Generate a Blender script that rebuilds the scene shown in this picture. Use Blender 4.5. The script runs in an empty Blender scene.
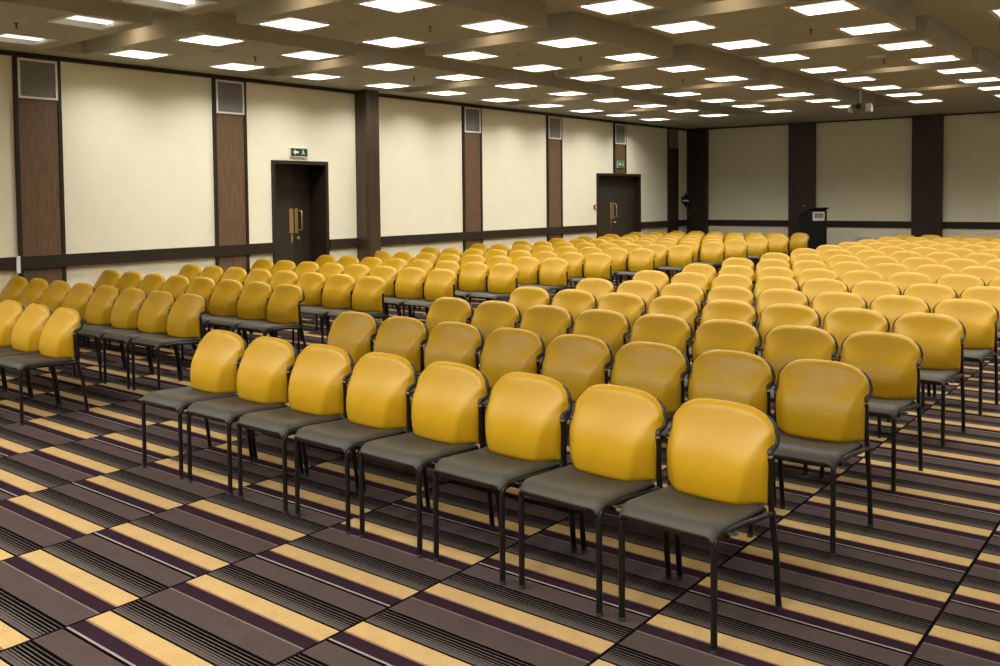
import bpy, math, random
from mathutils import Vector, Matrix
random.seed(7)
PI = math.pi
scene = bpy.context.scene
COL = scene.collection

# ------------------------------------------------------------------ helpers
class MB:
    """collects geometry for ONE mesh object"""
    def __init__(self):
        self.v = []; self.f = []; self.sm = []
    def add(self, verts, faces, smooth=False):
        o = len(self.v); self.v += [tuple(p) for p in verts]
        for f in faces:
            self.f.append(tuple(i + o for i in f)); self.sm.append(smooth)
    def box(self, x0, x1, y0, y1, z0, z1):
        v = [(x0,y0,z0),(x1,y0,z0),(x1,y1,z0),(x0,y1,z0),(x0,y0,z1),(x1,y0,z1),(x1,y1,z1),(x0,y1,z1)]
        self.add(v, [(0,3,2,1),(4,5,6,7),(0,1,5,4),(1,2,6,5),(2,3,7,6),(3,0,4,7)])
    def prism(self, outline, axis, a, b):
        """extrude a 2D outline (list of pairs) along an axis from a to b"""
        def P(p, t):
            if axis == 'x': return (t, p[0], p[1])
            if axis == 'y': return (p[0], t, p[1])
            return (p[0], p[1], t)
        n = len(outline)
        v = [P(p, a) for p in outline] + [P(p, b) for p in outline]
        f = [tuple(range(n))[::-1], tuple(range(n, 2*n))]
        f += [(i, (i+1) % n, n + (i+1) % n, n + i) for i in range(n)]
        self.add(v, f)
    def tube(self, path, r, n=10, cap=True):
        path = [Vector(p) for p in path]
        up = None; rings = []
        for i, p in enumerate(path):
            if i == 0: d = path[1] - p
            elif i == len(path) - 1: d = p - path[i-1]
            else: d = (path[i+1] - p).normalized() + (p - path[i-1]).normalized()
            d.normalize()
            if up is None:
                up = Vector((1,0,0)) if abs(d.x) < .9 else Vector((0,1,0))
            a = (up - d * up.dot(d)).normalized(); b = d.cross(a); up = a
            rr = r[i] if isinstance(r, (list, tuple)) else r
            rings.append([p + (a*math.cos(t) + b*math.sin(t)) * rr for t in [2*PI*k/n for k in range(n)]])
        v = [q for ring in rings for q in ring]; f = []
        for i in range(len(rings)-1):
            for k in range(n):
                f.append((i*n+k, i*n+(k+1) % n, (i+1)*n+(k+1) % n, (i+1)*n+k))
        self.add(v, f, True)
        if cap:
            m = len(rings) - 1
            self.add(rings[0], [tuple(range(n))[::-1]]); self.add(rings[m], [tuple(range(n))])
    def lathe(self, prof, c=(0,0,0), n=20, smooth=True):
        """profile of (radius, z) pairs turned about the z axis through c"""
        v = []; f = []
        for r, z in prof:
            for k in range(n):
                t = 2*PI*k/n; v.append((c[0]+r*math.cos(t), c[1]+r*math.sin(t), c[2]+z))
        for i in range(len(prof)-1):
            for k in range(n):
                f.append((i*n+k, i*n+(k+1) % n, (i+1)*n+(k+1) % n, (i+1)*n+k))
        self.add(v, f, smooth)
        m = len(prof)-1
        self.add(v[:n], [tuple(range(n))[::-1]]); self.add(v[m*n:], [tuple(range(n))])
    def grid(self, G, smooth=True, flip=False):
        R = len(G); C = len(G[0]); v = [p for row in G for p in row]; f = []
        for i in range(R-1):
            for j in range(C-1):
                q = (i*C+j, i*C+j+1, (i+1)*C+j+1, (i+1)*C+j)
                f.append(q[::-1] if flip else q)
        self.add(v, f, smooth)
    def mesh(self, name, mat, weld=False, fix=True):
        me = bpy.data.meshes.new(name)
        me.from_pydata(self.v, [], self.f)
        for p, s in zip(me.polygons, self.sm): p.use_smooth = s
        if weld or fix:
            import bmesh
            bm = bmesh.new(); bm.from_mesh(me)
            if weld: bmesh.ops.remove_doubles(bm, verts=bm.verts, dist=1e-5)
            bmesh.ops.recalc_face_normals(bm, faces=bm.faces)
            bm.to_mesh(me); bm.free()
        me.materials.append(mat)
        return me
    def build(self, name, mat, parent=None, bevel=0, weld=False, fix=True):
        me = self.mesh(name, mat, weld, fix)
        return link(name, me, parent, bevel)

def link(name, me, parent=None, bevel=0):
    o = bpy.data.objects.new(name, me); COL.objects.link(o)
    if parent: o.parent = parent
    if bevel:
        b = o.modifiers.new('bevel', 'BEVEL'); b.width = bevel; b.segments = 2; b.limit_method = 'ANGLE'
    return o
def tag(o, label, cat, group=None):
    o['label'] = label; o['category'] = cat
    if group: o['group'] = group
    return o
def thing(name, label, cat, loc=(0,0,0), rz=0, group=None):
    o = bpy.data.objects.new(name, None); COL.objects.link(o)
    o.empty_display_size = .1
    o.location = loc; o.rotation_euler = (0,0,rz)
    return tag(o, label, cat, group)
def struct(o, label=None):
    o['kind'] = 'structure'
    if label: o['label'] = label
    return o
def hinge(name, loc=(0,0,0), rz=0):
    o = bpy.data.objects.new(name, None); COL.objects.link(o); o.location = loc; o.rotation_euler = (0,0,rz)
    return o

# ------------------------------------------------------------------ materials
def s2l(c):
    return tuple((x/255/12.92 if x/255 <= .04045 else ((x/255+.055)/1.055)**2.4) for x in c)
def mat(name, rgb, rough=.6, metal=0, spec=.5, noise=0, nscale=40, bump=0, bscale=300, emit=0, emit_rgb=None, stretch=None, sheen=0):
    m = bpy.data.materials.new(name); m.use_nodes = True
    nt = m.node_tree; b = nt.nodes['Principled BSDF']
    b.inputs['Base Color'].default_value = (*rgb, 1); b.inputs['Roughness'].default_value = rough
    b.inputs['Metallic'].default_value = metal; b.inputs['Specular IOR Level'].default_value = spec
    if sheen:
        b.inputs['Sheen Weight'].default_value = sheen; b.inputs['Sheen Roughness'].default_value = .4
    if emit:
        b.inputs['Emission Color'].default_value = (*(emit_rgb or rgb), 1); b.inputs['Emission Strength'].default_value = emit
    if noise or bump:
        tc = nt.nodes.new('ShaderNodeTexCoord'); src = tc.outputs['Object']
        if stretch:
            mp = nt.nodes.new('ShaderNodeMapping'); mp.inputs['Scale'].default_value = stretch
            nt.links.new(src, mp.inputs['Vector']); src = mp.outputs['Vector']
    if noise:
        n = nt.nodes.new('ShaderNodeTexNoise'); n.inputs['Scale'].default_value = nscale; n.inputs['Detail'].default_value = 4
        nt.links.new(src, n.inputs['Vector'])
        r = nt.nodes.new('ShaderNodeMapRange'); r.inputs['From Min'].default_value = .3; r.inputs['From Max'].default_value = .7
        r.inputs['To Min'].default_value = 1-noise; r.inputs['To Max'].default_value = 1+noise
        nt.links.new(n.outputs['Fac'], r.inputs['Value'])
        v = nt.nodes.new('ShaderNodeVectorMath'); v.operation = 'SCALE'; v.inputs[0].default_value = rgb
        nt.links.new(r.outputs['Result'], v.inputs['Scale']); nt.links.new(v.outputs['Vector'], b.inputs['Base Color'])
    if bump:
        n2 = nt.nodes.new('ShaderNodeTexNoise'); n2.inputs['Scale'].default_value = bscale; n2.inputs['Detail'].default_value = 2
        nt.links.new(src, n2.inputs['Vector'])
        bp = nt.nodes.new('ShaderNodeBump'); bp.inputs['Strength'].default_value = bump; bp.inputs['Distance'].default_value = .002
        nt.links.new(n2.outputs['Fac'], bp.inputs['Height']); nt.links.new(bp.outputs['Normal'], b.inputs['Normal'])
    return m

LIGHT = 1.35
M = {}
M['yellow'] = mat('yellow_vinyl', (.365,.205,.0045), .34, spec=.25, noise=.05, nscale=9, bump=.15, bscale=500)
M['seat'] = mat('taupe_vinyl', (.036,.031,.021), .5, spec=.22, noise=.06, nscale=12, bump=.12, bscale=500)
M['shell'] = mat('black_plastic', (.010,.009,.009), .45, spec=.35)
M['steel'] = mat('black_steel', (.006,.005,.005), .34, spec=.35)
M['chrome'] = mat('chrome', (.7,.68,.65), .2, metal=1)
M['rubber'] = mat('rubber', (.01,.01,.01), .7)
M['wall'] = mat('cream_wall', (.81,.77,.585), .75, spec=.2, noise=.02, nscale=3, bump=.08, bscale=150)
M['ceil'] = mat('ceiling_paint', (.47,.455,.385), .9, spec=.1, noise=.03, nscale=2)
M['wood'] = mat('brown_panel', (.135,.080,.043), .5, spec=.3, noise=.22, nscale=6, stretch=(6,6,.6), bump=.1, bscale=90)
M['dwood'] = mat('dark_wood', (.030,.019,.013), .38, spec=.4, noise=.2, nscale=8, stretch=(5,5,.5))
M['trimwood'] = mat('dark_trim', (.026,.017,.012), .45, spec=.3, noise=.12, nscale=8)
M['door'] = mat('door_leaf', (.040,.033,.021), .42, spec=.4, noise=.12, nscale=8, stretch=(5,5,.6))
M['brass'] = mat('brass', (.92,.70,.38), .38, metal=1)
M['white'] = mat('white_paint', (.78,.77,.72), .5)
M['mesh'] = mat('grille_mesh', (.17,.16,.14), .7, noise=.1, nscale=200)
M['slat'] = mat('grille_slat', (.30,.29,.26), .6)
M['green'] = mat('sign_green', (.008,.052,.018), .4)
M['green2'] = mat('sign_green_pale', (.06,.19,.075), .4)
M['red'] = mat('red_plastic', (.35,.03,.02), .4)
M['grey'] = mat('grey_panel', (.28,.27,.22), .5)
M['proj'] = mat('projector_case', (.70,.70,.66), .4)
M['projgrey'] = mat('projector_grey', (.20,.19,.17), .5)
M['lens'] = mat('lens_glass', (.03,.03,.04), .08)
M['lamp'] = mat('light_diffuser', (.9,.9,.88), .6, emit=LIGHT, emit_rgb=(1,.965,.90))
M['warm'] = mat('warm_lamp', (.9,.8,.6), .6, emit=70, emit_rgb=(1,.74,.46))
M['column'] = mat('column_wood', (.050,.032,.018), .3, spec=.5, noise=.3, nscale=5, stretch=(5,5,.3))
M['tube'] = mat('dim_tube', (.9,.9,.88), .6, emit=1.3, emit_rgb=(1,.96,.90))
M['off'] = mat('unlit_louvre', (.62,.60,.55), .35)
M['offdark'] = mat('louvre_gap', (.20,.18,.15), .5)
M['sprink'] = mat('sprinkler_metal', (.08,.05,.03), .4, metal=.6)

def carpet():
    m = bpy.data.materials.new('striped_carpet'); m.use_nodes = True
    nt = m.node_tree; N = nt.nodes; L = nt.links; b = N['Principled BSDF']
    b.inputs['Roughness'].default_value = 1; b.inputs['Specular IOR Level'].default_value = 0
    tc = N.new('ShaderNodeTexCoord'); sx = N.new('ShaderNodeSeparateXYZ'); L.new(tc.outputs['Object'], sx.inputs[0])
    def mth(op, a, c=None, d=None):
        n = N.new('ShaderNodeMath'); n.operation = op
        for i, q in enumerate((a, c, d)):
            if q is None: continue
            if isinstance(q, (int, float)): n.inputs[i].default_value = q
            else: L.new(q, n.inputs[i])
        return n.outputs[0]
    W, P = .9, .45
    xs = mth('DIVIDE', mth('ADD', sx.outputs[0], .84), W)
    k = mth('FLOOR', xs)
    odd = mth('FLOORED_MODULO', k, 2.0)
    ph = mth('SUBTRACT', mth('SUBTRACT', .165, mth('MULTIPLY', k, .0115)), mth('MULTIPLY', odd, .125))
    q = mth('DIVIDE', mth('SUBTRACT', ph, sx.outputs[1]), P)
    n = mth('FLOOR', q); t = mth('FRACT', q)
    par = mth('FLOORED_MODULO', mth('ADD', n, k), 2.0)
    Y = (.265,.178,.072); YP = (.13,.075,.047); PU = (.016,.0085,.0115); GR = (.043,.031,.027); BK = (.003,.002,.002)
    WL = (.16,.13,.115); TAN = (.11,.08,.068); G2 = (.054,.043,.037)
    base = [(0,Y),(.093,YP),(.102,PU)]
    stripes = [(.308,BK),(.324,G2),(.328,BK),(.342,G2),(.347,BK),(.359,G2),(.364,BK),(.375,G2),(.381,BK),(.389,G2),
               (.397,BK),(.402,G2),(.410,BK),(.414,G2),(.424,BK),(.427,G2),(.438,BK)]
    plain = base + [(.172,TAN),(.179,GR)] + stripes
    bold = base + [(.170,WL),(.180,BK),(.194,GR)] + stripes
    outs = []
    for st in (plain, bold):
        cr = N.new('ShaderNodeValToRGB'); cr.color_ramp.interpolation = 'CONSTANT'
        el = cr.color_ramp.elements
        while len(el) > 1: el.remove(el[-1])
        el[0].position = 0; el[0].color = (*st[0][1], 1)
        for p, c in st[1:]:
            e = el.new(p/P); e.color = (*c, 1)
        L.new(t, cr.inputs[0]); outs.append(cr.outputs[0])
    mx = N.new('ShaderNodeMix'); mx.data_type = 'RGBA'
    L.new(par, mx.inputs['Factor']); L.new(outs[0], mx.inputs[6]); L.new(outs[1], mx.inputs[7])
    # dark seam between the carpet strips
    fx = mth('FRACT', xs)
    seam = mth('LESS_THAN', mth('MINIMUM', fx, mth('SUBTRACT', 1.0, fx)), .0075)
    mx2 = N.new('ShaderNodeMix'); mx2.data_type = 'RGBA'
    L.new(seam, mx2.inputs['Factor']); L.new(mx.outputs[2], mx2.inputs[6]); mx2.inputs[7].default_value = (.004,.003,.003,1)
    # yarn mottle
    n1 = N.new('ShaderNodeTexNoise'); n1.inputs['Scale'].default_value = 120; n1.inputs['Detail'].default_value = 3
    n2 = N.new('ShaderNodeTexNoise'); n2.inputs['Scale'].default_value = 9; n2.inputs['Detail'].default_value = 3
    L.new(tc.outputs['Object'], n1.inputs[0]); L.new(tc.outputs['Object'], n2.inputs[0])
    f = mth('ADD', mth('MULTIPLY', n1.outputs['Fac'], .60), mth('MULTIPLY', n2.outputs['Fac'], .34))
    f = mth('ADD', f, .53)
    sc = N.new('ShaderNodeVectorMath'); sc.operation = 'SCALE'
    L.new(mx2.outputs[2], sc.inputs[0]); L.new(f, sc.inputs['Scale']); L.new(sc.outputs[0], b.inputs['Base Color'])
    bp = N.new('ShaderNodeBump'); bp.inputs['Strength'].default_value = .4; bp.inputs['Distance'].default_value = .003
    L.new(n1.outputs['Fac'], bp.inputs['Height']); L.new(bp.outputs['Normal'], b.inputs['Normal'])
    return m
M['carpet'] = carpet()

# ------------------------------------------------------------------ camera (calibrated on the rows, walls and lights)
F_, PPY, PIT, YAW, ROL, HC = 909.2503, 234.7645, 2.3811, 38.2631, -.5404, 1.6797
pi_, ya, ro = map(math.radians, (PIT, YAW, ROL))
fw = Vector((-math.sin(ya)*math.cos(pi_), math.cos(ya)*math.cos(pi_), -math.sin(pi_)))
r0 = Vector((math.cos(ya), math.sin(ya), 0)); u0 = r0.cross(fw)
rv = r0*math.cos(ro) + u0*math.sin(ro); uv = -r0*math.sin(ro) + u0*math.cos(ro)
cam = bpy.data.cameras.new('camera'); co = bpy.data.objects.new('camera', cam); COL.objects.link(co)
cam.sensor_width = 36; cam.lens = F_*36/1000; cam.shift_y = -(333-PPY)/1000
cam.clip_start = .05; cam.clip_end = 100
mw = Matrix.Identity(4)
for i in range(3):
    mw[i][0] = rv[i]; mw[i][1] = uv[i]; mw[i][2] = -fw[i]
mw[2][3] = HC
co.matrix_world = mw
scene.camera = co
CP = Vector((0,0,HC))
def proj(p):
    d = Vector(p) - CP; z = d.dot(fw)
    return (500 + F_*d.dot(rv)/z, PPY - F_*d.dot(uv)/z, z)

# ------------------------------------------------------------------ the room
XL, XR, YN, YF, ZC = -11.0, 4.6, -4.2, 22.06, 3.42
ZH = 3.66            # ceiling of the raised channels
b = MB(); b.add([(XL-.6,YN-.2,0),(XR+.2,YN-.2,0),(XR+.2,YF+.2,0),(XL-.6,YF+.2,0)], [(0,1,2,3)])
struct(b.build('floor', M['carpet'], fix=False))
D1 = (8.50, 9.57, 2.25); D2 = (17.48, 19.45, 2.19)     # door openings: y0, y1, top
b = MB()
ZT = ZH + .1
b.box(XL-.6, XL, YN, D1[0], 0, ZT); b.box(XL-.6, XL, D1[0], D1[1], D1[2], ZT); b.box(XL-.6, XL, D1[1], D2[0], 0, ZT)
b.box(XL-.6, XL, D2[0], D2[1], D2[2], ZT); b.box(XL-.6, XL, D2[1], YF, 0, ZT)
struct(b.build('wall_left', M['wall']))
b = MB(); b.box(XL-.6, XR+.2, YF, YF+.2, 0, ZT); struct(b.build('wall_far', M['wall']))
b = MB(); b.box(XR, XR+.2, YN, YF, 0, ZT); struct(b.build('wall_right', M['wall']))
b = MB(); b.box(XL-.6, XR+.2, YN-.2, YN, 0, ZT); struct(b.build('wall_near', M['wall']))

# ceiling: low pads of 2 x 2 lights between raised channels, with a hole for every recessed light
LX = [-10.10, -8.65, -7.24, -5.80, -4.36, -2.91, -1.47, -.03, 1.41, 2.85]
LY = [-1.05, .35, 1.75, 3.17, 4.54, 5.91, 7.30, 8.62, 10.04, 11.41, 12.86, 14.27, 15.70, 17.07, 18.55]
J0 = 4               # index of the nearest light row that the photo shows
HL = .288
CX = [(-8.33,-7.62), (-5.45,-4.74), (-2.57,-1.86), (.31,1.02)]
CY = [(-.50,.0), (2.27,2.77), (5.03,5.50), (7.72,8.22), (10.48,10.98), (13.32,13.80), (16.14,16.62)]
CX0, CX1, CY0, CY1 = -10.6, 4.2, -3.9, 19.3
def holes(x, y):
    return any(abs(x-a) < HL for a in LX) and any(abs(y-c) < HL for c in LY)
def chan(x, y):
    if not (CX0 < x < CX1 and CY0 < y < CY1): return False
    return any(a < x < c for a, c in CX) or any(a < y < c for a, c in CY)
bx = sorted(set([XL, XR, CX0, CX1] + [q for c in CX for q in c] + [x+s for x in LX for s in (-HL, HL)]))
by = sorted(set([YN, YF, CY0, CY1] + [q for c in CY for q in c] + [y+s for y in LY for s in (-HL, HL)]))
nx, ny = len(bx)-1, len(by)-1
lev = [[0]*ny for _ in range(nx)]
for i in range(nx):
    for j in range(ny):
        x = (bx[i]+bx[i+1])/2; y = (by[j]+by[j+1])/2
        lev[i][j] = ZH if chan(x, y) else (None if holes(x, y) else ZC)
b = MB()
for i in range(nx):
    for j in range(ny):
        z = lev[i][j]
        if z is not None:
            b.add([(bx[i],by[j],z),(bx[i],by[j+1],z),(bx[i+1],by[j+1],z),(bx[i+1],by[j],z)], [(0,1,2,3)])
        if i+1 < nx and {lev[i][j], lev[i+1][j]} == {ZC, ZH}:
            x = bx[i+1]; b.add([(x,by[j],ZC),(x,by[j+1],ZC),(x,by[j+1],ZH),(x,by[j],ZH)], [(0,1,2,3)])
        if j+1 < ny and {lev[i][j], lev[i][j+1]} == {ZC, ZH}:
            y = by[j+1]; b.add([(bx[i],y,ZC),(bx[i+1],y,ZC),(bx[i+1],y,ZH),(bx[i],y,ZH)], [(0,1,2,3)])
struct(b.build('ceiling', M['ceil'], fix=False))
b = MB(); b.box(XL-.6, XR+.2, YN-.2, YF+.2, ZT, ZT+.1); struct(b.build('ceiling_slab', M['ceil']))

# dado band, cornice line and baseboard of the left wall, and the far wall's
ZB0, ZB1 = .885, 1.035
PIL = [4.84, 7.505, 12.83, 15.525, 18.20, 20.84]; PW = .55
def run_left(name, z0, z1, dx, segs, m='trimwood'):
    b = MB()
    for a, c in segs: b.box(XL, XL+dx, a, c, z0, z1)
    return struct(b.build(name, M[m]))
run_left('trim_1', ZB0, ZB1, .055, [(YN,D1[0]),(D1[1],10.18),(10.45,D2[0]),(D2[1],YF)])
run_left('trim_2', 3.365, ZC-.001, .03, [(YN,YF)])
run_left('baseboard_left', 0, .12, .02, [(YN,D1[0]),(D1[1],10.18),(10.45,D2[0]),(D2[1],YF)])
b = MB(); b.box(XL, XR, YF-.03, YF, ZB0, ZB1); struct(b.build('trim_3', M['trimwood']))
b = MB(); b.box(XL, XR, YF-.02, YF, 3.385, ZC-.001); struct(b.build('trim_4', M['trimwood']))
b = MB(); b.box(XL, XR, YF-.02, YF, 0, .12); struct(b.build('baseboard_far', M['trimwood']))

# brown pilasters with dark edges, each with a grille at its top
ordn = ['first','second','third','fourth','fifth','sixth','seventh','eighth','ninth','tenth','eleventh','twelfth','thirteenth','fourteenth','fifteenth']
for n, y in enumerate(PIL):
    z0 = D2[2] + .02 if n == 4 else 0
    root = hinge('trim_%d' % (5+n), (XL, y, z0)); struct(root)
    H = 3.365 - z0
    dark = n == 5  # last pilaster in darker wood, its grille frame grey instead of white
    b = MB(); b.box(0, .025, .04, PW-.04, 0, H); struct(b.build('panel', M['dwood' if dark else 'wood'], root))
    for a in (0, PW-.045):
        b = MB(); b.box(0, .040, a, a+.045, 0, H); struct(b.build('edge_strip', M['trimwood'], root, bevel=.004))
    g = thing('vent_grille', 'white-framed grey square grille at the top of the %s brown pilaster from the left' % ordn[n] if n < 5
              else 'grey-framed square grille at the top of the dark pilaster nearest the far corner',
              'vent', (XL+.0255, y+.045, 2.885), 0, 'grilles on the wall pilasters')
    w, h = PW-.09, .465
    b = MB(); t = .026
    b.box(0, .022, 0, w, 0, t); b.box(0, .022, 0, w, h-t, h); b.box(0, .022, 0, t, t, h-t); b.box(0, .022, w-t, w, t, h-t)
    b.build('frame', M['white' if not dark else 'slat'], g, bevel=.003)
    b = MB(); b.box(0, .006, t, w-t, t, h-t); b.build('backing', M['mesh'], g)
    b = MB()
    for k in range(22):
        yy = t + (w-2*t)*(k+.5)/22; b.box(.006, .010, yy-.0025, yy+.0025, t, h-t)
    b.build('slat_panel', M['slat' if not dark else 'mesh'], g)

# the free-standing dark column on the left wall and the far wall's dark columns
def column(name, x0, x1, y0, y1, bev=.03):
    b = MB(); b.box(x0, x1, y0, y1, 0, ZC-.001); o = b.build(name, M['dwood'], bevel=bev); return struct(o)
b = MB(); rr = .07; x0, x1, y0, y1 = XL, -10.705, 10.18, 10.45
out = [(x0,y0),(x1-rr,y0)] + [(x1-rr+rr*math.sin(a), y0+rr-rr*math.cos(a)) for a in [PI/2*k/8 for k in range(1,8)]] + [(x1,y0+rr),(x1,y1-.02),(x1-.02,y1),(x0,y1)]
b.prism(out, 'z', 0, ZC-.001)
col = struct(b.build('trim_11', M['column']))
for n, (a, c) in enumerate([(-11.0,-10.44), (-8.27,-7.635), (-5.435,-4.80), (-2.60,-1.97), (.23,.86)]):
    column('trim_%d' % (12+n), a, c, YF-.14, YF, .008)

# ------------------------------------------------------------------ doors
def dhandle(parent, y, z0, z1, x, side=1):
    p = hinge('pull_handle'); p.parent = parent
    return p
def make_door(n, d, depth, split, label):
    y0, y1, zt = d
    root = struct(hinge('door_%d' % n, (XL, 0, 0)), label)
    X = -depth
    b = MB(); fwid = .05
    # architrave on the wall face and the jamb lining of the recess
    b.box(-.002, .025, y0-.008, y0+fwid, 0, zt+.008); b.box(-.002, .025, y1-fwid, y1+.008, 0, zt+.008); b.box(-.002, .025, y0+fwid, y1-fwid, zt-fwid, zt+.008)
    b.box(X-.05, -.002, y0, y0+.03, 0, zt); b.box(X-.05, -.002, y1-.03, y1, 0, zt); b.box(X-.05, -.002, y0+.03, y1-.03, zt-.03, zt)
    struct(b.build('frame', M['dwood'], root, bevel=.004))
    leaves = [(y0+.031, split-.002), (split+.002, y1-.031)]
    for a, c in leaves:
        b = MB(); b.box(X-.045, X, a, c, .006, zt-.032); struct(b.build('leaf', M['door'], root, bevel=.003))
    # brass push plates either side of the joint, a bar handle, lock plate and knob
    for a, c in ((split-.092, split-.014), (split+.014, split+.076)):
        b = MB(); b.box(X, X+.004, a, c, 1.14, 1.53); struct(b.build('push_plate', M['brass'], root, bevel=.0015))
    b = MB(); yy = split+.108
    b.tube([(X,yy,1.49),(X+.05,yy,1.49),(X+.058,yy,1.47),(X+.058,yy,1.21),(X+.05,yy,1.19),(X,yy,1.19)], .011, 10)
    struct(b.build('bar_handle', M['brass'], root))
    b = MB(); b.box(X, X+.004, split-.065, split-.03, .99, 1.12); struct(b.build('lock_plate', M['brass'], root, bevel=.001))
    b = MB(); b.lathe([(.012,0),(.012,.03),(.026,.036),(.03,.05),(.024,.062),(.006,.066)], n=16)
    k = b.build('knob', M['brass'], root); struct(k); k.location = (X, split+.045, 1.06); k.rotation_euler = (0, PI/2, 0)
    return root
make_door(1, D1, .40, 9.225, 'dark recessed double door between the second pilaster and the column')
make_door(2, D2, .15, 18.40, 'wide dark double door under the pilaster with the small green sign')

# ------------------------------------------------------------------ green exit signs
def exit_sign(y, z, w, h, x, label, t=.010, face='green'):
    g = thing('exit_sign', label, 'sign', (x, y, z), 0, 'green exit signs')
    b = MB(); b.box(0, .035, 0, w, 0, h); b.build('casing', M['white'], g, bevel=.004)
    b = MB(); b.box(.035, .037, t, w-t, t*1.5, h-t); b.build('face', M[face], g)
    # arrow that points to the left
    cy, cz = w*.31, h*.53
    b = MB(); b.prism([(cy-.055,cz),(cy-.005,cz+.042),(cy-.005,cz+.016),(cy+.05,cz+.016),(cy+.05,cz-.016),(cy-.005,cz-.016),(cy-.005,cz-.042)], 'x', .037, .0385)
    b.build('arrow', M['white'], g)
    # running figure in a doorway
    cy = w*.70; b = MB()
    c = [(cy+.006+.010*math.cos(a), cz+.036+.010*math.sin(a)) for a in [2*PI*k/12 for k in range(12)]]
    b.prism(c, 'x', .037, .0385)
    for p, q, r in [((cy+.004,cz+.022),(cy+.010,cz-.008),.008),((cy+.010,cz-.008),(cy-.014,cz-.022),.006),((cy-.014,cz-.022),(cy-.016,cz-.042),.005),
                    ((cy+.010,cz-.008),(cy+.026,cz-.024),.006),((cy+.026,cz-.024),(cy+.042,cz-.026),.005),((cy+.004,cz+.018),(cy-.020,cz+.006),.004),((cy+.006,cz+.018),(cy+.030,cz+.002),.004)]:
        d = (Vector(q)-Vector(p)).normalized(); e = Vector((-d.y, d.x))*r
        b.prism([(p[0]+e.x,p[1]+e.y),(q[0]+e.x,q[1]+e.y),(q[0]-e.x,q[1]-e.y),(p[0]-e.x,p[1]-e.y)], 'x', .037, .0385)
    b.build('running_figure', M['white'], g)
exit_sign(8.83, 2.31, .335, .145, XL, 'green and white exit sign on the cream wall above the nearer dark door')
exit_sign(18.31, 2.33, .33, .16, XL+.0255, 'green exit sign on the brown pilaster above the farther dark door', .004, 'green2')

# ------------------------------------------------------------------ small things on the walls
g = thing('fire_call_point', 'small red call point on the wall left of the farther door', 'alarm', (XL, 17.34, 1.39))
b = MB(); b.box(0, .045, 0, .09, 0, .09); b.build('casing', M['red'], g, bevel=.006)
b = MB(); b.box(.045, .047, .022, .068, .026, .064); b.build('break_glass', M['white'], g)
o = MB(); o.box(XL+.0, XL+.018, 4.795, 4.838, .845, 1.045); o = o.build('cover_strip', M['white'], bevel=.004)
o.location.x = .0555; tag(o, 'short white vertical strip at the left edge of the first pilaster', 'wall strip')
g = thing('socket_strip', 'white socket strip low on the far wall right of the lectern', 'socket', (-6.70, YF, .615))
b = MB(); b.box(0, .37, -.04, 0, 0, .085); b.build('casing', M['white'], g, bevel=.006)
for k in range(3):
    b = MB(); b.box(.04+k*.11, .11+k*.11, -.043, -.04, .015, .07); b.build('socket', M['proj'], g)
g = thing('wall_sconce', 'dark wall lamp with a white band in the far left corner', 'wall lamp', (XL, 21.66, 1.37))
b = MB(); b.box(0, .02, -.05, .05, .10, .27); b.build('back_plate', M['trimwood'], g, bevel=.004)
b = MB(); b.lathe([(.022,0),(.03,.05),(.075,.12),(.08,.15)], (.10,0,0), 18); b.build('lower_shade', M['shell'], g)
b = MB(); b.lathe([(.083,.15),(.083,.185)], (.10,0,0), 18); b.build('band', M['white'], g)
b = MB(); b.lathe([(.08,.185),(.07,.23),(.03,.29),(.022,.36)], (.10,0,0), 18); b.build('upper_shade', M['shell'], g)

# ------------------------------------------------------------------ ceiling lights
def light_parts():
    P = {}
    b = MB(); o, i, zt, zb = HL, HL-.045, .0, -.008
    for a, c, d, e in ((-o,o,-o,-i),(-o,o,i,o),(-o,-i,-i,i),(i,o,-i,i)): b.box(a, c, d, e, zb, zb+.012)
    P['trim_frame'] = b.mesh('trim_frame', M['white'])
    b = MB(); hz = .075
    for a, c, d, e in ((-o,o,-o,-i),(-o,o,i,o),(-o,-i,-i,i),(i,o,-i,i)): b.box(a, c, d, e, .004, hz)
    b.box(-o, o, -o, o, hz, hz+.01)
    P['housing'] = b.mesh('housing', M['white'])
    b = MB(); q = i-.001
    b.add([(-q,-q,.028),(q,-q,.028),(q,q,.028),(-q,q,.028)], [(0,3,2,1)])
    P['diffuser'] = b.mesh('diffuser', M['lamp'], fix=False)
    b = MB(); b.add([(-q,-q,.070),(q,-q,.070),(q,q,.070),(-q,q,.070)], [(0,3,2,1)]); P['reflector'] = b.mesh('reflector', M['off'], fix=False)
    for n in range(2):
        t = -.085 + n*.085
        b = MB(); b.tube([(t,-q*.96,.034),(t,q*.96,.034)], .019, 12); P['lamp_tube_%d' % n] = b.mesh('lamp_tube', M['tube'])
    return P
LP = light_parts()
LAMP = bpy.data.lights.new('lamp', 'AREA'); LAMP.shape = 'SQUARE'; LAMP.size = .46
LAMP.energy = 20.0; LAMP.color = (1,.97,.925); LAMP2 = LAMP.copy(); LAMP2.energy = 33.0
LAMP.spread = LAMP2.spread = math.radians(140)
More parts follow.
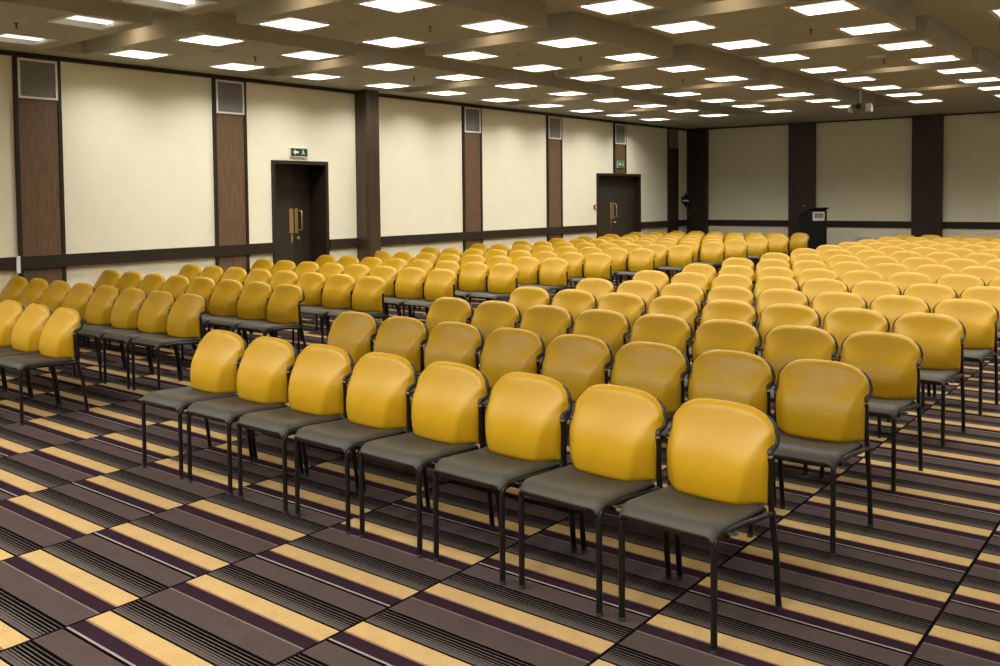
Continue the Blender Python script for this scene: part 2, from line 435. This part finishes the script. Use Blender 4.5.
for j, y in enumerate(LY):
    for i, x in enumerate(LX):
        p = proj((x, y, ZC)); seen = p[2] > .5 and -30 < p[0] < 1030 and -30 < p[1] < 700
        off = j in (J0,)
        if seen:
            r = j - J0
            if off: lab = 'half-lit square ceiling light, %s from the left wall in the nearest row' % ordn[i]
            else: lab = 'lit square ceiling light, %s from the left wall, %s row back from the camera' % (ordn[i], ordn[r])
            grp = 'square recessed ceiling lights'
        else:
            lab = 'lit square ceiling light of the part of the room beside and behind the camera'; grp = 'square ceiling lights out of view'
        root = thing('ceiling_light', lab, 'light', (x, y, ZC), 0, grp)
        link('trim_frame', LP['trim_frame'], root); link('housing', LP['housing'], root)
        if off:
            link('reflector', LP['reflector'], root)
            for n in range(2): link('lamp_tube', LP['lamp_tube_%d' % n], root)
        else:
            link('diffuser', LP['diffuser'], root)
            if j != J0-1:
                lo = bpy.data.objects.new('lamp', LAMP2 if j <= J0-2 else LAMP); COL.objects.link(lo); lo.parent = root; lo.location = (0,0,.026)

# warm downlights hidden in the raised channels, midway along each pad
b = MB(); b.lathe([(.075,0),(.075,-.012),(.055,-.012)], n=20); rim = b.mesh('rim', M['white'])
b = MB(); b.add([(.055*math.cos(2*PI*k/20), .055*math.sin(2*PI*k/20), -.013) for k in range(20)], [tuple(range(20))[::-1]]); bulb = b.mesh('bulb', M['warm'], fix=False)
for n, (a, c) in enumerate(CY[2:]):
    for m_, x in enumerate([-9.38, -6.52, -3.64, -.75]):
        root = thing('downlight', 'small warm downlight in the %s raised ceiling channel, %s from the left wall' % (ordn[n], ordn[m_]), 'light',
                     (x, (a+c)/2, ZH), 0, 'warm downlights in the ceiling channels')
        link('rim', rim, root); link('bulb', bulb, root)

# sprinklers and round ceiling speakers
b = MB(); b.lathe([(.035,0),(.035,-.008),(.012,-.012),(.012,-.05),(.008,-.052),(.008,-.075),(.03,-.078),(.03,-.083)], n=14); spk = b.mesh('ceiling_sprinkler', M['sprink'])
for (x, y), lab in zip([(-9.24,4.12),(-9.28,6.96),(-6.34,6.92),(-9.17,9.65),(-6.29,9.64),(-6.32,12.48),(-9.21,12.49),(-3.41,9.67),(-3.44,12.47)],
    ['small ceiling sprinkler between half-lit panels in the near left corner','small ceiling sprinkler near the top of the second pilaster','small ceiling sprinkler above and right of the dark column',
     'small ceiling sprinkler just past the dark column by the left wall','small ceiling sprinkler in the middle of the pad above the third pilaster','small ceiling sprinkler in the fourth pad back, middle column',
     'small ceiling sprinkler near the left wall by the third pilaster','small ceiling sprinkler in the nearest fully seen pad on the right','small ceiling sprinkler beside the small white square on the right']):
    o = link('ceiling_sprinkler', spk); o.location = (x, y, ZC); o.scale = (.62,.62,.62); tag(o, lab, 'sprinkler', 'ceiling sprinklers')
b = MB(); b.lathe([(.11,0),(.11,-.006),(.10,-.009),(.02,-.009)], n=24); spm = b.mesh('ceiling_speaker', M['ceil'])
for (x, y), lab in zip([(-6.76,6.34),(-9.27,6.46),(-9.23,9.23),(-6.71,9.04),(-3.79,9.15)],
    ['flat round ceiling speaker between the large lights at top centre','flat round ceiling speaker above the second cream wall panel','flat round ceiling speaker near the dark column',
     'flat round ceiling speaker in the middle pad, second back','flat round ceiling speaker on the right-hand nearest pad']):
    o = link('ceiling_speaker', spm); o.location = (x, y, ZC); tag(o, lab, 'speaker', 'round ceiling speakers')
b = MB(); b.box(-.11, .11, -.05, .05, -.02, 0); o = b.build('ceiling_sensor', M['white'], bevel=.006); o.location = (-3.42, 12.04, ZC)
tag(o, 'flat white sensor on the ceiling at upper right between rows of lights', 'sensor')

# ------------------------------------------------------------------ projector hanging in a ceiling channel
g = thing('projector', 'white projector hanging on a pole from the ceiling near the far wall', 'projector', (-5.09, 17.0, 3.15), math.radians(12))
b = MB(); b.lathe([(.06,.50),(.06,.51)], n=16); b.lathe([(.02,.16),(.02,.505)], n=12); b.build('pole', M['white'], g)
b = MB(); b.box(-.16, .16, -.14, .14, .02, .13); b.build('body', M['projgrey'], g, bevel=.02)
b = MB(); b.box(.09, .20, -.15, .15, .0, .14); b.build('right_cover', M['proj'], g, bevel=.018)
b = MB(); b.box(-.20, -.13, -.15, .15, .0, .10); b.build('left_cover', M['proj'], g, bevel=.016)
b = MB(); b.lathe([(.05,0),(.05,.03),(.042,.034)], n=20); o = b.build('lens', M['lens'], g); o.location = (-.02, -.14, .075); o.rotation_euler = (PI/2, 0, 0)
b = MB(); b.box(-.07, .07, -.07, .07, .13, .165); b.build('bracket', M['slat'], g, bevel=.006)

# ------------------------------------------------------------------ lectern
g = thing('lectern', 'black lectern with a white sign standing by the far wall', 'lectern', (-7.33, 20.95, 0), math.radians(52))
b = MB(); w = .22
b.prism([(-.20,0),(.24,0),(.24,1.28),(.20,1.34),(-.20,1.18)], 'x', -w, w); b.build('body', M['shell'], g, bevel=.008)
# (local -y is the front that carries the sign)
g.rotation_euler = (0,0,math.radians(52))
for ch in list(g.children): ch.rotation_euler = (0,0,PI)
b = MB(); b.prism([(-.28,1.345),(.215,1.172),(.215,1.192),(-.28,1.372)], 'x', -w-.02, w+.02); b.build('reading_top', M['shell'], g, bevel=.004)
b = MB(); b.box(-.15, .15, -.252, -.242, 1.07, 1.27); b.build('sign_plate', M['white'], g, bevel=.002)
b = MB(); b.box(-.115, .115, -.255, -.252, 1.13, 1.24); b.build('sign_panel', M['grey'], g)
b = MB(); b.box(-.24, .24, -.27, .22, 0, .05); b.build('plinth', M['shell'], g, bevel=.005)
mk = hinge('microphone'); mk.parent = g
b = MB(); b.tube([(-.12,.02,1.26),(-.12,.05,1.33),(-.12,.09,1.38),(-.12,.13,1.40)], .006, 8); b.build('gooseneck', M['steel'], mk)
b = MB(); b.tube([(-.12,.13,1.40),(-.12,.15,1.406),(-.12,.17,1.41)], [.014,.018,.012], 10); b.build('capsule', M['slat'], mk)

# ------------------------------------------------------------------ the chair: one set of shared part meshes
LXH = .201
def smooth(a, b_, x):
    t = max(0, min(1, (x-a)/(b_-a))); return t*t*(3-2*t)
def lin(tab, z):
    if z <= tab[0][0]: return tab[0][1]
    for (a, va), (c, vc) in zip(tab, tab[1:]):
        if z <= c: return va + (vc-va)*(z-a)/(c-a)
    return tab[-1][1]
def interp(tab, z):
    return sum(lin(tab, z+d) for d in (-.036,-.024,-.012,0,.012,.024,.036))/7
WID = [(.43,.219),(.52,.225),(.62,.228),(.68,.230),(.76,.235),(.86,.236)]
YC = [(.43,-.122),(.53,-.130),(.60,-.118),(.68,-.084),(.76,-.042),(.85,.000)]
YE = [(.43,-.050),(.54,-.058),(.62,-.058),(.68,-.044),(.76,-.014),(.85,.004)]
XC = [(.43,.128),(.48,.146),(.60,.160),(.66,.176),(.71,.205),(.75,.240),(.86,.25)]
def face_y(x, z):
    w = interp(WID, z); xc = interp(XC, z); yc = interp(YC, z); ye = interp(YE, z)
    ax = abs(x)
    y = yc + .010*(1-(ax/w)**2)*smooth(.62,.72,z) - .006*(1-(ax/w)**2)*smooth(.62,.52,z)
    L = max(.03, w-xc); u = (ax-xc)/L; k = .14
    ramp = 0 if u < -k else ((u+k)**2/(4*k) if u < k else u)
    y += (ye-yc)*min(1, ramp)
    # above the crease the wings sweep back at their ends
    y += .058*smooth(.60,.76,z)*(ax/.231)**2.2
    return y
def outline(s, grow=0.0):
    a = abs(s)
    top = .698 + .131*max(0, 1-a**2.9)**(1/2.0)
    bot = .442 + .016*a**3
    return bot, top + grow
NU, NV = 34, 26
def back_grid(off, wid_scale, ztop_add, zbot_add, rim):
    G = []
    for j in range(NV+1):
        tv = j/NV; tv = .5-.5*math.cos(PI*tv) if True else tv
        row = []
        for i in range(NU+1):
            s = -math.cos(PI*i/NU)
            bo, to = outline(s); bo += zbot_add; to += ztop_add
            z = bo + (to-bo)*tv
            x = s*interp(WID, z)*wid_scale
            y = face_y(max(-.24, min(.24, s*interp(WID, z))), z)
            # rounded rim: falls back towards the edge
            w = interp(WID, z)*wid_scale
            d = min((1-abs(s))*w*1.6, z-bo, to-z)
            e = min(1, max(0, d/.028)); fall = 1-math.sqrt(max(0, 1-(1-e)**2))
            row.append((x, y + off + rim*fall, z))
        G.append(row)
    return G
def closed(b, A, B):
    b.grid(A); b.grid(B, flip=True)
    R, C = len(A), len(A[0])
    ring = [(0,i) for i in range(C)] + [(j,C-1) for j in range(1,R)] + [(R-1,i) for i in range(C-2,-1,-1)] + [(j,0) for j in range(R-2,0,-1)]
    v = [A[j][i] for j, i in ring] + [B[j][i] for j, i in ring]; n = len(ring)
    b.add(v, [(k, (k+1) % n, n+(k+1) % n, n+k) for k in range(n)], True)
def make_chair_meshes():
    P = {}
    b = MB(); closed(b, back_grid(0, 1, 0, 0, .026), back_grid(.038, .975, -.006, .004, -.016)); P['backrest'] = b.mesh('backrest', M['yellow'], weld=True)
    b = MB(); closed(b, back_grid(.030, .990, -.008, .006, -.014), back_grid(.048, .975, -.014, .008, -.022)); P['back_shell'] = b.mesh('back_shell', M['shell'], weld=True)
    # seat cushion: dished top, waterfall front, rounded corners
    def seat_grid(z_fn, sc):
        G = []
        for j in range(25):
            t = j/24
            row = []
            for i in range(25):
                s = -math.cos(PI*i/24)
                hw = (.215 - .004*t)*sc
                # superelliptic plan corners
                y0 = -.464 + .016*abs(s)**5; y1 = -.010 - .006*abs(s)**8
                tt = .5-.5*math.cos(PI*t)
                y = y0 + (y1-y0)*tt; y = -.25 + (y+.25)*sc
                hwc = hw*(1 - .05*max(0, 1-tt/.12)**2)
                x = s*hwc
                row.append((x, y, z_fn(s, tt)))
            G.append(row)
        return G
    def top(s, t):
        z = .478 - .016*t
        z -= .018*(1-s*s)*smooth(.15,.75,t)                     # dish
        z -= .040*max(0, 1-t/.16)**2                            # waterfall front
        z += .004*(1-s*s)*smooth(.3,.0,t)
        a = max(0, (abs(s)-.86)/.14); z -= .022*a*a
        z -= .015*max(0, (t-.93)/.07)**2
        return z
    b = MB(); closed(b, seat_grid(top, 1), seat_grid(lambda s, t: min(.428, top(s,t)-.012), .985)); P['seat'] = b.mesh('seat', M['seat'], weld=True)
    b = MB(); closed(b, seat_grid(lambda s, t: min(.4275, top(s,t)-.0125), .975), seat_grid(lambda s, t: .412, .93)); P['seat_pan'] = b.mesh('seat_pan', M['shell'], weld=True)
    R = .0128
    def arc(c, r, a0, a1, n=7):
        return [(c[0]+r*math.cos(a0+(a1-a0)*k/n), c[1]+r*math.sin(a0+(a1-a0)*k/n)) for k in range(n+1)]
    fl = lambda x: [(x, -.432, .012), (x, -.432, .385)] + [(x, y, z) for y, z in arc((-.387,.388), .045, PI, PI/2+.12)]
    RX = .227; SX = .228
    for nm, sx in (('l', -1), ('r', 1)):
        x = sx*LXH
        f = fl(x); e = f[-1]
        b = MB(); b.tube(f, R, 10); P['leg_front_'+nm] = b.mesh('leg', M['steel'])
        px = sx*SX
        b = MB(); b.tube([e, (x+(px-x)*.3, -.25, .429), (x+(px-x)*.8, -.10, .420), (px, .002, .414)], R, 10); P['side_rail_'+nm] = b.mesh('side_rail', M['steel'])
        b = MB(); b.tube([(sx*RX, .060, .012), (sx*(RX+SX)/2, .030, .25), (px, -.012, .425)], R, 10); P['leg_rear_'+nm] = b.mesh('leg', M['steel'])
        b = MB(); b.tube([(px, -.012, .425), (px, -.024, .53), (px-sx*.001, -.030, .650)], R-.0008, 10); P['back_post_'+nm] = b.mesh('back_post', M['steel'])
        b = MB(); b.tube([(px-sx*.001, -.0295, .642), (px-sx*.001, -.0305, .654)], R+.0008, 12); P['collar_'+nm] = b.mesh('collar', M['chrome'])
        pth = [(px-sx*.001, -.0305, .654), (px, -.022, .668)]
        for tt in (0, .22, .42, .60, .75, .88):
            zz = .684 + (.809-.684)*tt
            ss = 1 if zz <= .70 else max(0, 1-((zz-.698)/.131)**2.0)**(1/2.9)
            xx = interp(WID, zz)*ss
            pth.append((sx*(xx+.001), face_y(xx, zz)+.028, zz-.004))
        b = MB(); b.tube(pth, [.0125,.0125,.0118,.0110,.0110,.0105,.0090,.0050], 10)
        P['shell_arm_'+nm] = b.mesh('shell_arm', M['shell'])
        for q, y in (('f', -.432), ('b', .060)):
            b = MB(); b.lathe([(.0135,0),(.014,.014),(.0125,.018)], (x if q == 'f' else sx*RX, y, 0), 10); P['foot_'+q+nm] = b.mesh('rubber_foot', M['rubber'])
    b = MB(); b.tube([(LXH,-.362,.432),(LXH+.045,-.362,.433),(LXH+.050,-.355,.433),(LXH+.050,-.345,.433),(LXH+.045,-.338,.432),(LXH,-.338,.431)], .004, 8); P['linking_bracket'] = b.mesh('linking_bracket', M['steel'])
    for nm, yy, zz in (('f',-.33,.405),('b',-.05,.402)):
        b = MB(); b.tube([(-LXH-.008,yy,zz),(LXH+.008,yy,zz)], .009, 8); P['crossbar_'+nm] = b.mesh('crossbar', M['steel'])
    # for chairs that stand far off: the whole tube frame as one part
    for nm, sx in (('l', -1), ('r', 1)):
        b = MB(); x = sx*LXH; px = sx*SX
        b.tube([(x,-.432,0)] + fl(x)[1:] + [(x+(px-x)*.8,-.10,.420),(px,-.012,.418),(px,-.024,.53),(px,-.030,.655)], R, 6)
        b.tube([(px,-.012,.425),(sx*(RX+SX)/2,.030,.25),(sx*RX,.06,0)], R, 6)
        P['side_frame_'+nm] = b.mesh('side_frame', M['steel'])
    return P
CH = make_chair_meshes()

def chair(x, y, rz, label, group, near):
    t = thing('conference_chair', label, 'chair', (x, y, 0), rz, group)
    link('backrest', CH['backrest'], t)
    if near:
        sh = link('back_shell', CH['back_shell'], t)
        for n in 'lr': link('shell_arm', CH['shell_arm_'+n], sh)
        st = link('seat', CH['seat'], t); link('seat_pan', CH['seat_pan'], st)
        for n in 'lr':
            lg = link('leg', CH['leg_front_'+n], t); link('rubber_foot', CH['foot_f'+n], lg)
            lg = link('leg', CH['leg_rear_'+n], t); link('rubber_foot', CH['foot_b'+n], lg)
            link('side_rail', CH['side_rail_'+n], t)
            p = link('back_post', CH['back_post_'+n], t); link('collar', CH['collar_'+n], p)
        link('linking_bracket', CH['linking_bracket'], t); link('crossbar', CH['crossbar_f'], t); link('crossbar', CH['crossbar_b'], t)
    else:
        link('back_shell', CH['back_shell'], t); link('seat', CH['seat'], t); link('side_frame', CH['side_frame_l'], t); link('side_frame', CH['side_frame_r'], t)
    return t

ROWS = {'A': [[-5.070,.4965,3.483],[-5.071,.5,4.641],[-5.122,.502,5.787],[-5.102,.501,6.901],[-5.056,.498,7.976],[-5.055,.492,9.155],[-5.038,.492,10.353],[-5.08,.492,11.614],[-5.059,.493,12.882],[-5.079,.498,14.163],[-5.08,.495,15.3],[-5.088,.494,16.423],[-5.07,.495,17.483],[-5.052,.498,18.745],[-5.065,.498,19.926]],
 'B': [[-7.235,.482,3.51],[-7.327,.482,4.691],[-7.308,.484,5.789],[-7.253,.49,6.892],[-7.261,.487,8.054],[-7.178,.482,9.139],[-7.204,.482,10.312],[-7.242,.483,11.52],[-7.266,.486,12.883],[-7.194,.488,14.124],[-7.191,.484,15.32],[-7.185,.484,16.338],[-7.237,.484,17.486],[-7.273,.484,18.67],[-7.29,.484,19.835]]}
def in_view(x, y):
    ps = [proj((x+a, y+c, z)) for a in (-.22,.22) for c in (-.44,.05) for z in (0,.84)]
    return all(p[2] > .3 for p in ps) and max(p[0] for p in ps) > 0 and min(p[0] for p in ps) < 1000 and min(p[1] for p in ps) < 666
def place_chairs():
    for blk in 'AB':
        for r in range(15):
            for i in range(8):
                x0, pt, y = ROWS[blk][r]
                if blk == 'B': x0 += 3.5*(max(pt, .4885)-pt); pt = max(pt, .4885)
                if blk == 'A': x = x0 + i*pt; pos = i
                else: x = x0 + (i-7)*pt; pos = 7-i
                if not in_view(x, y): continue
                rz = math.radians(random.uniform(-.15, .15))
                if blk == 'A' and r == 0: rz = math.radians(.2 - 3.4*i/7)
                if blk == 'B' and r == 14 and i == 7: rz = math.radians(-14); x += .05
                where = 'next to the aisle' if pos == 0 else '%s from the aisle' % ordn[pos]
                rowname = 'front' if r == 0 else ordn[r]
                lab = 'yellow-backed grey-seated chair %s in the %s row of the %s block' % (where, rowname, 'right' if blk == 'A' else 'left')
                depth = proj((x, y, .5))[2]
                chair(x, y, rz, lab, 'yellow chairs of the %s block' % ('right' if blk == 'A' else 'left'), depth < 9.5)
place_chairs()

# ------------------------------------------------------------------ world and view
w = bpy.data.worlds.new('world'); scene.world = w; w.use_nodes = True
w.node_tree.nodes['Background'].inputs[0].default_value = (0,0,0,1)
w.node_tree.nodes['Background'].inputs[1].default_value = 0
vs = scene.view_settings
scene.display_settings.display_device = 'sRGB'
vs.view_transform = 'Standard'; vs.look = 'None'; vs.gamma = 1; vs.use_curve_mapping = False
vs.exposure = 0.0
scene.cycles.max_bounces = 8; scene.cycles.diffuse_bounces = 5
